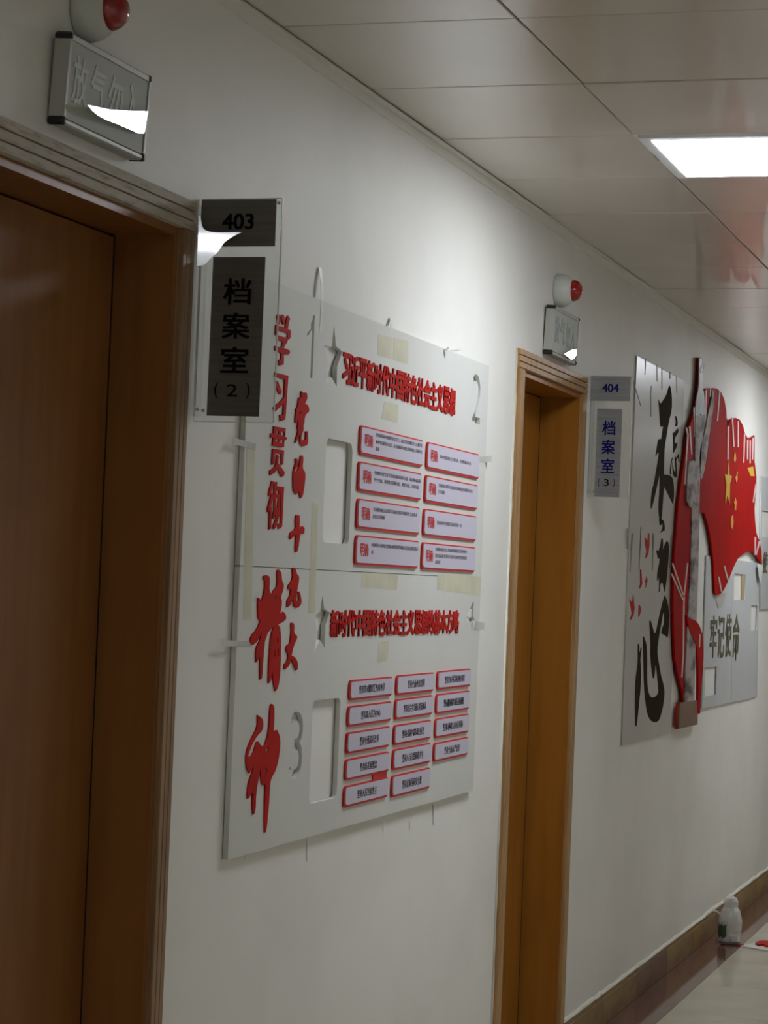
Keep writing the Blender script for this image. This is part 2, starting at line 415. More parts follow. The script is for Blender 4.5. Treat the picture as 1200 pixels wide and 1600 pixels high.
# ------------------------------------------------------------------ ceiling lights
for k, (a, b) in enumerate(LR):
    y1, y0 = JY[1], JY[2]
    lab = ['lit square ceiling panel light far behind the viewer', 'lit square ceiling panel light behind the viewer, before the first door', 'lit square ceiling panel light between the two doors', 'lit square ceiling panel light beyond the red flag', 'lit square ceiling panel light at the far end of the corridor'][k]
    t = thing('ceiling_light', ((a+b)/2, (y0+y1)/2, ZC), lab, 'ceiling light', 'ceiling panel lights')
    fw = 0.032; g = 0.006
    bm = bmesh.new()
    box(bm, a+0.018, b-0.002, y1-g-fw, y1-g, ZC-0.004, ZC+0.012, 0.001); box(bm, a+0.018, b-0.002, y0+g, y0+g+fw, ZC-0.004, ZC+0.012, 0.001)
    box(bm, a+0.018, a+0.018+fw, y0+g+fw, y1-g-fw, ZC-0.004, ZC+0.012, 0.001); box(bm, b-0.002-fw, b-0.002, y0+g+fw, y1-g-fw, ZC-0.004, ZC+0.012, 0.001)
    finish('frame', bm, M_FRAME, t)
    obox('diffuser', a+0.018+fw-0.002, b-fw, y0+g+fw-0.002, y1-g-fw+0.002, ZC-0.0057, ZC+0.002, M_LIGHT, t)
    obox('clip', (a+b)/2-0.03, (a+b)/2+0.02, y1-g-0.002, y1-g+0.004, ZC-0.005, ZC+0.006, M_ALU, t)

# ------------------------------------------------------------------ emergency signs over the doors
def unit(v): return Vector(v).normalized()
def exit_sign(X0, X1, z0, z1, tilt, label, mlet):
    """tilt: the top leans out over the corridor; film: polygon in (u,v) fractions of the face"""
    t = thing('emergency_sign', ((X0+X1)/2, 0, z0), label, 'sign', 'emergency signs above the doors')
    H = z1-z0; T = 0.026; ct, st = math.cos(tilt), math.sin(tilt)
    base = Vector((0, -0.002, z0))
    fr = lambda c: Vector((X0+c.x, -0.002-(c.z*ct+c.y*st), z0+c.y*ct-c.z*st))
    def lb(nm, u0, u1, v0, v1, w0, w1, m, bev=0.0):
        bm = bmesh.new(); box(bm, u0, u1, v0, v1, w0, w1, bev)
        for v in bm.verts: v.co = fr(v.co)
        return finish(nm, bm, m, t)
    L = X1-X0
    lb('housing', 0.010, L-0.010, 0.004, H-0.004, 0.0, T-0.002, M_ALU)
    lb('rail', 0.006, L-0.006, H-0.012, H, 0.0, T+0.001, M_ALU, 0.002); lb('rail', 0.006, L-0.006, 0.0, 0.011, 0.0, T+0.001, M_ALU, 0.003)
    for u in (0.0, L-0.008):
        lb('end_profile', u, u+0.008, 0.012, H-0.010, 0.0, T+0.002, M_ALU, 0.001)
        lb('corner_cap', u-0.001, u+0.010, H-0.011, H+0.001, -0.001, T+0.003, M_CAP, 0.003); lb('corner_cap', u-0.001, u+0.010, -0.001, 0.012, -0.001, T+0.003, M_CAP, 0.003)
    face = lb('face_panel', 0.010, L-0.010, 0.011, H-0.012, T-0.003, T, M_SIGN)
    bm = bmesh.new(); fr2 = lambda c: fr(Vector((c.x, c.y, c.z+T+0.0006)))
    uw = (L-0.05)/4
    for k, ch in enumerate('放气勿入'):
        text_fit(bm, ch, 0.022+k*uw, 0.022+k*uw+uw*0.84, H*0.27, H*0.80, 0.001, fr2, 0.012)
    l = finish('lettering', bm, mlet, t)
    # loosened protective film: a flat facet leaning so that it mirrors the ceiling light further along
    return t, fr, L, H, T
def film_patch(t, pts_px, X0, X1, lightpos, m, z_ref, name='film_blister'):
    """film lying on the sign face and bulging off it; the facet is set to mirror the lit panel"""
    P = [W(x, y, 0.039) for x, y in pts_px]
    cx = sum(p[0] for p in P)/len(P); cz = sum(p[1] for p in P)/len(P)
    c = Vector((cx, -0.036, cz)); tc = (Vector((0, -CAM_D, CAM_H))-c).normalized(); tl = (Vector(lightpos)-c).normalized()
    n = (tc+tl).normalized()
    if n.y > 0: n = -n
    bm = bmesh.new(); top = []; bot = []
    for x, z in P:
        y = c.y-(n.x*(x-cx)+n.z*(z-cz))/n.y
        top.append(bm.verts.new((x, y, z)))
    ym = max(v.co.y for v in top)
    sh = -0.0365-ym if ym > -0.0365 else 0.0
    for v in top: v.co.y += sh
    for v in top: bot.append(bm.verts.new((v.co.x, max(v.co.y+0.0012, v.co.y+0.001), v.co.z)))
    bm.faces.new(top); bm.faces.new(bot[::-1])
    for i in range(len(top)): bm.faces.new((top[i], bot[i], bot[(i+1) % len(top)], top[(i+1) % len(top)]))
    return finish(name, bm, m, t)
def sign_box(tl, tr, bl_, br_, tilt):
    ft, fb = 0.029+0.155*tilt, 0.029
    x0 = (W(*tl, ft)[0]+W(*bl_, fb)[0])/2; x1 = (W(*tr, ft)[0]+W(*br_, fb)[0])/2
    return (x0, x1, (W(*bl_, fb)[1]+W(*br_, fb)[1])/2, (W(*tl, ft)[1]+W(*tr, ft)[1])/2)
s1 = sign_box((112, 47), (239, 121), (97, 190), (223, 251), 0.05)
t1, *_ = exit_sign(*s1, 0.05, 'unlit grey emergency sign on the dusty head casing of the nearer door', M_SIGNF)
LP = ((LR[2][0]+LR[2][1])/2, (JY[1]+JY[2])/2, ZC)
film_patch(t1, crop(60, 0, 6, [(390, 985), (620, 1028), (880, 1042), (1030, 1045), (1005, 1250), (940, 1248), (840, 1210), (720, 1165), (600, 1125), (500, 1080), (440, 1035)]), s1[0], s1[1], LP, M_SFILM, 0)
s2 = sign_box((867, 478), (906, 495), (862.5, 556), (900, 567), 0.04)
t2, *_ = exit_sign(*s2, 0.04, 'unlit grey emergency sign above the further door, room 404', M_SIGNG)
LP2 = ((LR[3][0]+LR[3][1])/2, (JY[1]+JY[2])/2, ZC)
film_patch(t2, crop(840, 420, 10, [(420, 1330), (600, 1240), (622, 1240), (618, 1340), (595, 1380), (540, 1420), (510, 1400)]), s2[0], s2[1], LP2, M_SFILM, 0)

# ------------------------------------------------------------------ alarm beacons
def beacon(px, py, label):
    X, Z = W(px, py)
    t = thing('alarm_beacon', (X, 0, Z), label, 'alarm', 'fire alarm beacons above the doors')
    f = (Vector((0, -1, 0)), Vector((1, 0, 0)), Vector((0, 0, 1))); c = Vector((X, 0, Z))
    bm = bmesh.new(); lathe(bm, [(0.047, 0), (0.0505, 0.004), (0.0515, 0.012), (0.0505, 0.022), (0.047, 0.033), (0.041, 0.043), (0.036, 0.050), (0.033, 0.053)], c, f, 32)
    finish('housing', bm, M_WPLA, t, True)
    bm = bmesh.new(); lathe(bm, [(0.0335, 0.050), (0.0335, 0.054), (0.0325, 0.060), (0.029, 0.068), (0.022, 0.076), (0.012, 0.081), (0.003, 0.0825)], c, f, 28)
    finish('lens', bm, M_LENS, t, True)
    bm = bmesh.new(); box(bm, X-0.045, X-0.039, -0.016, -0.002, Z-0.002, Z+0.001)
    finish('slot', bm, M_CAP, t)
beacon(128, 18, 'red domed alarm beacon above the sign of the nearer door')
beacon(869, 454, 'red domed alarm beacon above the sign of the further door')

# ------------------------------------------------------------------ blade signs
def blade(X, u1, ztop, zbot, num, name, idx, label, m_plate, m_let, plates):
    """clear acrylic blade standing out from the wall, two steel plates on its near side"""
    t = thing('room_sign', (X, 0, zbot), label, 'sign', 'acrylic room signs beside the doors')
    obox('acrylic_panel', X, X+0.004, -u1, -0.003, zbot, ztop, M_ACRYL, t)
    for (ua, ub, za, zb) in ((0.003, u1, zbot-0.0012, zbot), (0.003, u1, ztop, ztop+0.0012), (u1-0.0001, u1+0.0014, zbot, ztop)):
        obox('polished_edge', X-0.0003, X+0.0043, -ub, -ua, za, zb, M_ACRE, t)
    obox('mounting_angle', X+0.004, X+0.016, -0.012, 0.0, zbot+0.01, ztop-0.01, M_ACRYL, t)
    (a0, a1, az1, az0), (b0, b1, bz1, bz0) = plates
    p1 = obox('number_plate', X-0.0022, X, -a1, -a0, az0, az1, m_plate, t, 0.0004)
    p2 = obox('name_plate', X-0.0022, X, -b1, -b0, bz0, bz1, m_plate, t, 0.0004)
    f = bladeframe(X-0.0022, 0.0006)
    wd = a1-a0; hh = az1-az0
    bm = bmesh.new(); text_fit(bm, num, a0+wd*0.29, a0+wd*0.71, az0+hh*0.36, az0+hh*0.70, 0.0012, f, 0.022, 5); finish('number_lettering', bm, m_let, p1)
    wd = b1-b0; hh = bz1-bz0
    bm = bmesh.new()
    for k, ch in enumerate(name):
        zt = bz1-hh*(0.135+0.215*k); text_fit(bm, ch, b0+wd*0.23, b0+wd*0.76, zt-hh*0.165, zt, 0.0012, f, 0.016, 3)
    finish('name_lettering', bm, m_let, p2)
    bm = bmesh.new(); zt = bz1-hh*0.79
    text_fit(bm, '(', b0+wd*0.13, b0+wd*0.20, zt-hh*0.10, zt, 0.0012, f, 0.0, 3); text_fit(bm, idx, b0+wd*0.37, b0+wd*0.57, zt-hh*0.088, zt-hh*0.010, 0.0012, f, 0.0, 4); text_fit(bm, ')', b0+wd*0.74, b0+wd*0.81, zt-hh*0.10, zt, 0.0012, f, 0.0, 3)
    finish('index_lettering', bm, M_BLACKL, p2)
    fx = (Vector((-1, 0, 0)), Vector((0, 1, 0)), Vector((0, 0, 1)))
    for (u, z) in ((0.010, zbot+0.022), (0.022, zbot+0.020), (u1-0.006, ztop-0.008)):
        bm = bmesh.new(); lathe(bm, [(0.0032, -0.001), (0.0032, 0.0015), (0.002, 0.003)], Vector((X, -u, z)), fx, 10); finish('screw', bm, M_STEEL, t, True)
    return t
XB1 = 3.972
def bl(X, px0, px1):       # plate from two photo corners -> (u0,u1,ztop,zbot)
    a = PX(*px0, X); b = PX(*px1, X); return (-a[0], -b[0], a[1], b[1])
A = bl(XB1, (316, 313), (430, 385)); B = bl(XB1, (333.7, 402), (405, 651)); Q = bl(XB1, (312, 312), (426.5, 660))
A = (max(A[0], 0.001),)+A[1:]
rs1 = blade(XB1, Q[1], Q[2], Q[3], '403', '档案室', '2', 'clear acrylic sign numbered 403 with dark steel plates beside the nearer door', M_PLATE, M_BLACKL, (A, B))
XB2 = 7.362
A = bl(XB2, (923, 588), (984.5, 627)); B = bl(XB2, (933.5, 638.5), (967.5, 777)); Q = bl(XB2, (921, 587), (982, 779))
A = (max(A[0], 0.001),)+A[1:]
rs2 = blade(XB2, Q[1], Q[2], Q[3], '404', '档案室', '3', 'clear acrylic sign numbered 404 with grey steel plates beside the further door', M_PLATE2, M_BLUEL, (A, B))
# peeled film on the 403 sign: a flap lifted on its wall side, made white and tilted for lamp glare
pts = soft(crop(300, 300, 8, [(128, 315), (155, 325), (172, 470), (230, 508), (330, 518), (450, 510), (615, 500), (530, 545), (420, 630), (385, 690), (340, 770), (270, 830), (210, 910), (165, 938), (108, 940), (112, 700)]), 2)
P = [PX(x, y, XB1-0.008) for x, y in pts]
bm = bmesh.new(); tv = []; bv = []
ur = min(p[0] for p in P); zm = sum(p[1] for p in P)/len(P)
ym = sum(p[0] for p in P)/len(P); _c = Vector((XB1-0.02, ym, zm))
_n = ((Vector((0, -CAM_D, CAM_H))-_c).normalized()+(Vector(((LR[1][0]+LR[1][1])/2, (JY[1]+JY[2])/2, ZC))-_c).normalized()).normalized()
def flapx(y, z): return XB1-0.0045+(-_n.y*(y-ur)-_n.z*(z-zm))/_n.x
for y, z in P: tv.append(bm.verts.new((flapx(y, z), y, z))); 
for v in tv: bv.append(bm.verts.new((v.co.x+0.0006, v.co.y, v.co.z)))
bm.faces.new(tv); bm.faces.new(bv[::-1])
for i in range(len(tv)): bm.faces.new((tv[i], bv[i], bv[(i+1) % len(tv)], tv[(i+1) % len(tv)]))
finish('peeled_film', bm, M_FLAP, rs1)

# ------------------------------------------------------------------ the big slogan board
BT = 0.013                                       # sheet thickness
X0 = W(356, 1342, BT)[0]; X1 = (W(766, 573, BT)[0]+W(737, 1237, BT)[0])/2; ZT = W(600, 507.5, BT)[1]; ZB = (W(356, 1342, BT)[1]+W(737, 1237, BT)[1])/2; ZS = W(470, 889, BT)[1]
sb = thing('slogan_board', ((X0+X1)/2, 0, ZB), 'white slogan board of raised red characters and lavender placards between the two doors', 'board')
def WP(l, f=BT): return [W(x, y, f) for x, y in l]
def gl(s, x0, y0, x1, y1, f=BT):                 # digit cut-out from its photo box
    a = W(x0, (y0+y1)/2, f)[0]; b = W(x1, (y0+y1)/2, f)[0]; xm = (x0+x1)/2
    return text_loops(s, a, b, W(xm, y1, f)[1], W(xm, y0, f)[1])
one = WP(crop(480, 470, 10.667, [(105, 235), (125, 235), (118, 500), (85, 1285), (52, 1285), (80, 500), (72, 485), (15, 580), (0, 590), (0, 540), (40, 490), (60, 470), (62, 380), (95, 300)]))
star = [(448, 415), (480, 750), (585, 850), (497, 1100), (492, 1435), (405, 1270), (315, 1390), (345, 1010), (285, 740), (412, 770)]
star1 = WP(crop(480, 470, 10.667, star))
rect1 = WP(soft([(512, 682), (549.8, 691), (543.8, 851), (505, 848)], 0))
def rrect(a, b, c, d, r=0.012, n=4):             # rounded rectangle a..b x c..d
    out = []
    for (cx, cy, s0) in ((b-r, d-r, 0), (a+r, d-r, 90), (a+r, c+r, 180), (b-r, c+r, 270)):
        for k in range(n+1):
            q = math.radians(s0+90*k/n); out.append((cx+r*math.cos(q), cy+r*math.sin(q)))
    return out
def rr_from(tl, br, f=BT, r=0.012):
    a, b = W(*tl, f), W(*br, f); return rrect(min(a[0], b[0]), max(a[0], b[0]), min(a[1], b[1]), max(a[1], b[1]), r)
holes_u = [one, star1, rr_from((510, 684), (545, 851), BT, 0.02)]+gl('2', 737.5, 585, 751.5, 662)
g = 0.0008
bm = bmesh.new(); curve_bm([[(X0, ZS+g), (X1, ZS+g), (X1, ZT), (X0, ZT)]]+holes_u, (BT-0.002)/2, bm, wallframe(BT/2+0.001)); finish('board_sheet', bm, M_BOARD, sb)
star2 = WP([(504.3, 930), (506.5, 951), (515.5, 957), (508.5, 976), (507.5, 1013), (500, 1000), (491, 1019), (495, 985), (491, 962), (500, 956)])
holes_l = [star2, rr_from((489, 1095), (526, 1246), BT, 0.016)]+gl('3', 453, 1112, 473, 1216)+gl('4', 728, 940, 741.5, 986)
bm = bmesh.new(); curve_bm([[(X0, ZB), (X1, ZB), (X1, ZS-g), (X0, ZS-g)]]+holes_l, (BT-0.002)/2, bm, wallframe(BT/2+0.001)); finish('board_sheet', bm, M_BOARD, sb)

LT = 0.003                                       # raised letters
def ch(shapes, it=0, keep=70, m=M_RED, base=BT, t=LT, parent=sb, name='character'):
    return plate(name, [(o, h) for o, h in shapes], base, t, m, parent, it, keep)
c = lambda l: crop(410, 480, 12, l)
ch([(c([(285, 160), (305, 135), (330, 145), (350, 270), (315, 325), (285, 210)]), []), (c([(365, 165), (390, 138), (412, 160), (425, 300), (395, 330), (365, 220)]), []),
    (c([(470, 180), (485, 155), (525, 215), (500, 290), (485, 400), (435, 380), (455, 260)]), []),
    (c([(262, 330), (410, 375), (535, 430), (535, 560), (510, 605), (478, 592), (482, 490), (300, 432), (300, 510), (255, 525), (258, 400)]), []),
    (c([(300, 525), (480, 585), (480, 640), (405, 760), (520, 810), (525, 850), (500, 890), (410, 870), (408, 1060), (385, 1085), (320, 1095), (310, 1000), (350, 985), (360, 860), (245, 810), (245, 725), (360, 755), (395, 650), (290, 600)]), [])])
c = lambda l: crop(410, 570, 12, l)
ch([(c([(245, 145), (490, 205), (440, 960), (430, 1030), (345, 1055), (330, 945), (395, 940), (405, 720), (240, 885), (215, 800), (310, 720), (415, 610), (425, 275), (245, 215)]), []),
    (c([(265, 330), (295, 305), (365, 490), (350, 555), (320, 555), (265, 400)]), [])])
c = lambda l: crop(410, 660, 12, l)
ch([(c([(220, 70), (440, 110), (430, 270), (465, 280), (455, 320), (415, 350), (410, 460), (370, 470), (195, 430), (210, 285), (160, 280), (165, 205), (215, 215)]),
     [c([(265, 150), (315, 160), (315, 218), (260, 205)]), c([(355, 170), (420, 185), (418, 250), (350, 238)]), c([(255, 305), (308, 315), (305, 370), (250, 355)]), c([(345, 325), (402, 335), (398, 392), (340, 378)])]),
    (c([(200, 490), (410, 525), (395, 780), (365, 800), (360, 590), (240, 575), (230, 780), (185, 795)]), []),
    (c([(275, 625), (290, 608), (315, 640), (300, 760), (420, 930), (412, 1000), (370, 1020), (285, 870), (230, 950), (150, 990), (145, 905), (220, 860), (265, 770)]), [])])
c = lambda l: crop(400, 740, 12, l)
ch([(c([(305, 135), (335, 150), (275, 420), (245, 415), (245, 360)]), []), (c([(300, 370), (335, 385), (280, 650), (225, 725), (225, 660)]), []), (c([(262, 620), (302, 620), (290, 1030), (250, 1055)]), []),
    (c([(345, 160), (405, 155), (378, 450), (375, 700), (340, 860), (310, 835), (345, 690)]), []), (c([(300, 420), (440, 380), (440, 440), (310, 490)]), []), (c([(370, 650), (442, 620), (435, 800), (368, 820)]), []),
    (c([(400, 235), (535, 250), (500, 980), (480, 1020), (425, 1040), (420, 945), (465, 930), (480, 330), (400, 310)]), []), (c([(440, 310), (472, 310), (442, 800), (385, 1000), (350, 1045), (325, 990), (400, 800)]), [])])
c = lambda l: crop(430, 600, 15, l)
ch([(c([(615, 170), (640, 180), (670, 235), (690, 200), (740, 205), (765, 310), (705, 470), (765, 485), (800, 570), (795, 660), (720, 710), (690, 830), (690, 900), (665, 960), (672, 1080), (640, 1150), (612, 1290), (640, 1330), (690, 1320), (722, 1280), (725, 1110), (770, 1105), (775, 1390), (740, 1440), (650, 1465), (590, 1400), (580, 1300), (595, 1150), (500, 1370), (470, 1385), (490, 1290), (545, 1120), (520, 1000), (545, 930), (545, 780), (510, 920), (475, 915), (475, 800), (505, 600), (490, 580), (530, 560), (560, 320), (615, 320)]),
     [c([(555, 660), (600, 625), (612, 680), (565, 735)])])], 1)
c = lambda l: crop(430, 700, 15, l)
ch([(c([(480, 250), (520, 245), (545, 350), (540, 420), (470, 500), (465, 570), (560, 500), (605, 180), (650, 175), (665, 250), (645, 480), (700, 550), (715, 650), (690, 900), (650, 1130), (600, 1180), (555, 980), (550, 1035), (490, 1090), (470, 1030), (440, 1020), (425, 850), (430, 500), (490, 390)]), [])], 1)
c = lambda l: crop(360, 780, 5, l)
ch([(c([(515, 125), (540, 125), (545, 165), (540, 225), (565, 210), (582, 225), (577, 270), (547, 272), (530, 405), (515, 415), (508, 395), (515, 275), (470, 315), (462, 265), (515, 235), (510, 160)]), [])], 1)
ch([(crop(390, 880, 12, [(805, 100), (835, 80), (870, 100), (890, 210), (925, 235), (935, 300), (890, 560), (870, 690), (900, 720), (935, 690), (915, 540), (940, 530), (965, 620), (980, 750), (925, 830), (870, 840), (825, 770), (820, 640), (770, 790), (710, 825), (710, 680), (750, 660), (780, 480), (735, 490), (720, 430), (820, 300)]), [])], 1)
ch([(crop(380, 970, 10.909, [(820, 40), (850, 30), (875, 60), (870, 220), (915, 240), (925, 300), (865, 420), (825, 600), (860, 600), (910, 650), (940, 730), (930, 830), (905, 845), (820, 640), (795, 760), (720, 830), (700, 810), (705, 740), (760, 690), (775, 570), (735, 500), (740, 430), (805, 390), (825, 200)]), [])], 1)
ch([(c([(260, 602), (285, 592), (308, 605), (310, 650), (305, 710), (325, 755), (340, 710), (365, 690), (370, 640), (365, 560), (380, 548), (400, 575), (405, 640), (420, 665), (415, 710), (395, 765), (405, 800), (400, 850), (388, 900), (415, 878), (437, 905), (435, 945), (375, 980), (395, 1010), (398, 1200), (390, 1380), (375, 1470), (355, 1500), (340, 1440), (328, 1330), (318, 1420), (300, 1440), (300, 1330), (312, 1150), (320, 1060), (345, 985), (275, 1065), (258, 1250), (250, 1400), (235, 1410), (232, 1225), (205, 1275), (200, 1170), (235, 1100), (248, 1035), (215, 1110), (178, 1138), (160, 1120), (160, 1075), (215, 1010), (238, 945), (220, 935), (218, 850), (218, 770), (235, 780), (240, 810), (265, 740), (275, 640), (262, 625)]),
     [c([(338, 775), (362, 762), (358, 775), (342, 785)]), c([(366, 1085), (374, 1080), (373, 1120), (366, 1125)]), c([(345, 1180), (353, 1180), (352, 1230), (344, 1232)]), c([(372, 1165), (379, 1165), (378, 1225), (371, 1226)])])], 1)
ch([(crop(340, 1060, 5.333, [(335, 305), (365, 325), (383, 350), (380, 430), (330, 480), (290, 550), (255, 640), (262, 665), (300, 630), (325, 530), (345, 525), (360, 560), (390, 570), (430, 450), (440, 230), (455, 212), (472, 230), (475, 300), (468, 440), (500, 430), (525, 500), (520, 620), (490, 760), (450, 830), (440, 870), (430, 1050), (408, 1280), (395, 1285), (392, 1150), (400, 880), (380, 890), (365, 870), (358, 740), (340, 850), (322, 960), (318, 1110), (300, 1135), (290, 1080), (295, 950), (255, 1005), (250, 960), (262, 860), (290, 790), (305, 720), (268, 790), (245, 750), (238, 660), (250, 580), (300, 470), (335, 410)]),
     [crop(340, 1060, 5.333, [(405, 590), (428, 565), (425, 610), (400, 635)]), crop(340, 1060, 5.333, [(398, 755), (408, 730), (415, 780), (395, 795)])])], 1)
# red heading lines, one glyph per object
def heading(txt, x0, x1, ytl, ybl, bold):
    f = BT+LT; xa = W(x0, ytl, f)[0]; xb = W(x1, ytl, f)[0]; zt = W(x0, ytl, f)[1]; zb = W(x0, ybl, f)[1]; wv = (xb-xa)/len(txt)
    for k, s in enumerate(txt):
        bm = bmesh.new(); text_fit(bm, s, xa+k*wv+wv*0.015, xa+(k+1)*wv-wv*0.015, zb, zt, LT, wallframe(BT+LT/2), bold, 2); finish('heading_character', bm, M_RED, sb)
heading('习近平新时代中国特色社会主义思想', 537.5, 715.5, 549.5, 599, 0.034)
heading('新时代中国特色社会主义思想的基本方略', 518, 718.5, 953, 996, 0.034)
# placards
PT = 0.0045
def placard(tl, br, body, head=None, size=1.0):
    f = BT+PT; a, b = W(*tl, BT), W(*br, f); xa, xb, zt, zb = a[0], b[0], a[1], b[1]
    bm = bmesh.new(); curve_bm([rrect(xa, xb, zb, zt, 0.012, 3)], PT/2, bm, wallframe(BT+PT/2)); p = finish('placard', bm, M_RIM, sb)
    i = 0.0045
    bm = bmesh.new(); curve_bm([rrect(xa+i*1.6, xb-i*0.6, zb+i*1.2, zt-i*0.8, 0.010, 3)], 0.0008, bm, wallframe(BT+PT+0.0006)); finish('printed_face', bm, M_FACE, p)
    fr = wallframe(BT+PT+0.0018); wd = xb-xa; hh = zt-zb
    if head is None:
        n = len(body); cw = min(0.60*wd/n, 0.056*wd); w0 = xa+wd*0.5-cw*n/2
        bm = bmesh.new()
        for k, s in enumerate(body): text_fit(bm, s, w0+k*cw, w0+(k+0.9)*cw, zb+hh*0.31, zb+hh*0.70, 0.0004, fr, 0.005, 1)
        finish('lettering', bm, M_INK, p)
    else:
        bm = bmesh.new(); hw = wd*0.062
        for k, s in enumerate(head): text_fit(bm, s, xa+wd*0.06+k*hw, xa+wd*0.06+(k+0.94)*hw, zb+hh*0.30, zb+hh*0.74, 0.0004, fr, 0.02, 1)
        finish('red_lettering', bm, M_INKR, p)
        bm = bmesh.new(); n = max(len(l) for l in body); cw = (wd*0.75)/max(n, 24); nl = len(body); lh = hh*0.23; z1 = zb+hh*0.5+lh*nl/2 if nl > 1 else zb+hh*0.62
        if nl == 3: z1 = zb+hh*0.86
        if nl == 2: z1 = zb+hh*0.78
        for q, l in enumerate(body):
            text_fit(bm, l, xa+wd*0.225, xa+wd*0.225+cw*len(l), z1-q*lh*1.05-lh*0.62, z1-q*lh*1.05, 0.0004, fr, 0.0, 1)
        finish('grey_lettering', bm, M_INKG, p)
UP = [((560.5, 664), (660, 730), ['坚持和发展中国特色社会主义，总任务是实现社会主义现代化', '和中华民族伟大复兴，在全面建成小康社会的基础上分两步走', '建成']),
      ((665, 690), (748, 749), ['新时代我国社会主要矛盾，必须坚持以人民']),
      ((558, 720.5), (657.5, 782.5), ['中国特色社会主义事业总体布局是五位一体战略布局是', '四个全面，强调坚定道路自信、理论自信、文化自信']),
      ((662.5, 742), (745.5, 797), ['全面深化改革总目标是完善和发展中国特色社会', '主义制度']),
      ((556, 778.5), (655, 836), ['全面推进依法治国总目标是建设中国特色 法治体系', '建设法治国家']),
      ((660, 794.5), (743.5, 846), ['党在新时代的强军目标是建设一支']),
      ((553.5, 835.5), (653, 888.5), ['中国特色大国外交要推动构建新型国际关系推动构建命运', '体']),
      ((657.5, 847), (741.5, 894.5), ['中国特色社会主义最本质的特征是党的领导', '党是最高政治领导力量提出新时代党的建设', '总要求'])]
for a, b, body in UP: placard(a, b, body, '明确')
LO = [((544, 1063), (612.5, 1087), '坚持党对一切工作的领导'), ((541.5, 1104), (611, 1126), '坚持以人民为中心'), ((539.5, 1145), (608.5, 1166), '坚持全面深化改革'), ((537.5, 1187), (607.5, 1205), '坚持新发展理念'), ((535.5, 1229), (605.5, 1245), '坚持人民当家作主'),
      ((617.5, 1055.5), (677.5, 1080), '坚持全面依法治国'), ((615.5, 1093), (675.5, 1116), '坚持社会主义核心价值体系'), ((613.5, 1133.5), (673, 1154), '坚持在发展中保障和改善民生'), ((612, 1171.5), (672.5, 1191), '坚持人与自然和谐共生'), ((610, 1212.5), (671.5, 1231), '坚持总体国家安全观'),
      ((681.5, 1049), (735, 1072), '坚持党对人民军队的绝对领导'), ((679.5, 1085), (733, 1108), '坚持“一国两制”和推进祖国统一'), ((678, 1123), (732, 1144), '坚持推动构建人类命运共同体'), ((676, 1161.5), (731, 1179), '坚持全面从严治党')]
for a, b, body in LO: placard(a, b, body)
plate('red_backing', [([(583, 1208), (605, 1203), (604, 1214), (583, 1219)], [])], BT, 0.003, M_RIM, sb)
# masking tape on the board and over its edges
for q in ([(591, 521.5), (613, 527), (612.5, 561), (590, 555)], [(614.5, 527.5), (638, 533), (638, 569.5), (614, 562)], [(601, 627), (622.5, 632), (621, 661), (596, 654)],
          [(488, 784), (497, 791), (492, 958), (482, 958)], [(386, 700), (398, 703), (393, 968), (380, 968)], [(566, 894), (622, 898), (620, 922), (565, 918)], [(684, 895), (752, 901), (750, 931), (683, 921)], [(592, 1003), (608, 1001), (605, 1033), (590, 1036)]):
    plate('tape_strip', [(q, [])], BT, 0.0003, M_TAPE, sb)
for q in ([(366, 684), (400, 693), (399, 703), (365, 694)], [(742, 970), (757, 973), (756, 984), (741, 984)], [(748, 714), (768, 712), (768, 722), (748, 722)], [(346, 1000), (392, 1002), (392, 1010), (346, 1010)]):
    plate('tape_strip', [(q, [])], BT, 0.0008, M_TAPEW, sb)
def ribbon(name, pts_px, offs, wd, m, parent):
    """narrow strip of tape curling in space: photo points with their distance off the wall"""
    bm = bmesh.new(); a = []; b = []
    for (x, y), o in zip(pts_px, offs):
        X, Z = W(x, y, o); a.append(Vector((X-wd/2, -o, Z))); b.append(Vector((X+wd/2, -o, Z)))
    th = Vector((0, 0.0006, 0)); rows = [[bm.verts.new(p), bm.verts.new(q), bm.verts.new(q+th), bm.verts.new(p+th)] for p, q in zip(a, b)]
    for r0, r1 in zip(rows, rows[1:]):
        for k in range(4): bm.faces.new((r0[k], r0[(k+1) % 4], r1[(k+1) % 4], r1[k]))
    bm.faces.new(rows[0][::-1]); bm.faces.new(rows[-1])
    return finish(name, bm, m, parent)
ribbon('tape_curl', [(500.5, 418), (503, 440), (504, 470), (502.5, 500), (501, 520)], [0.004, 0.010, 0.014, 0.0135, 0.0135], 0.018, M_FILMW, sb)
ribbon('tape_curl', [(611, 497), (612, 506), (611.5, 517)], [0.003, 0.010, 0.0135], 0.02, M_FILMW, sb)
ribbon('tape_curl', [(696, 560), (697, 548), (701, 542), (708, 541), (720, 545)], [0.0135, 0.018, 0.024, 0.018, 0.006], 0.016, M_FILMW, sb)
for x, y0, y1 in ((641, 1283, 1296), (600, 1283, 1300), (481, 1306, 1345), (678, 1258, 1288), (384, 1336, 1344)):
    ribbon('tape_curl', [(x, y0), (x, y1)], [0.002, 0.0015], 0.01, M_FILMW, sb)

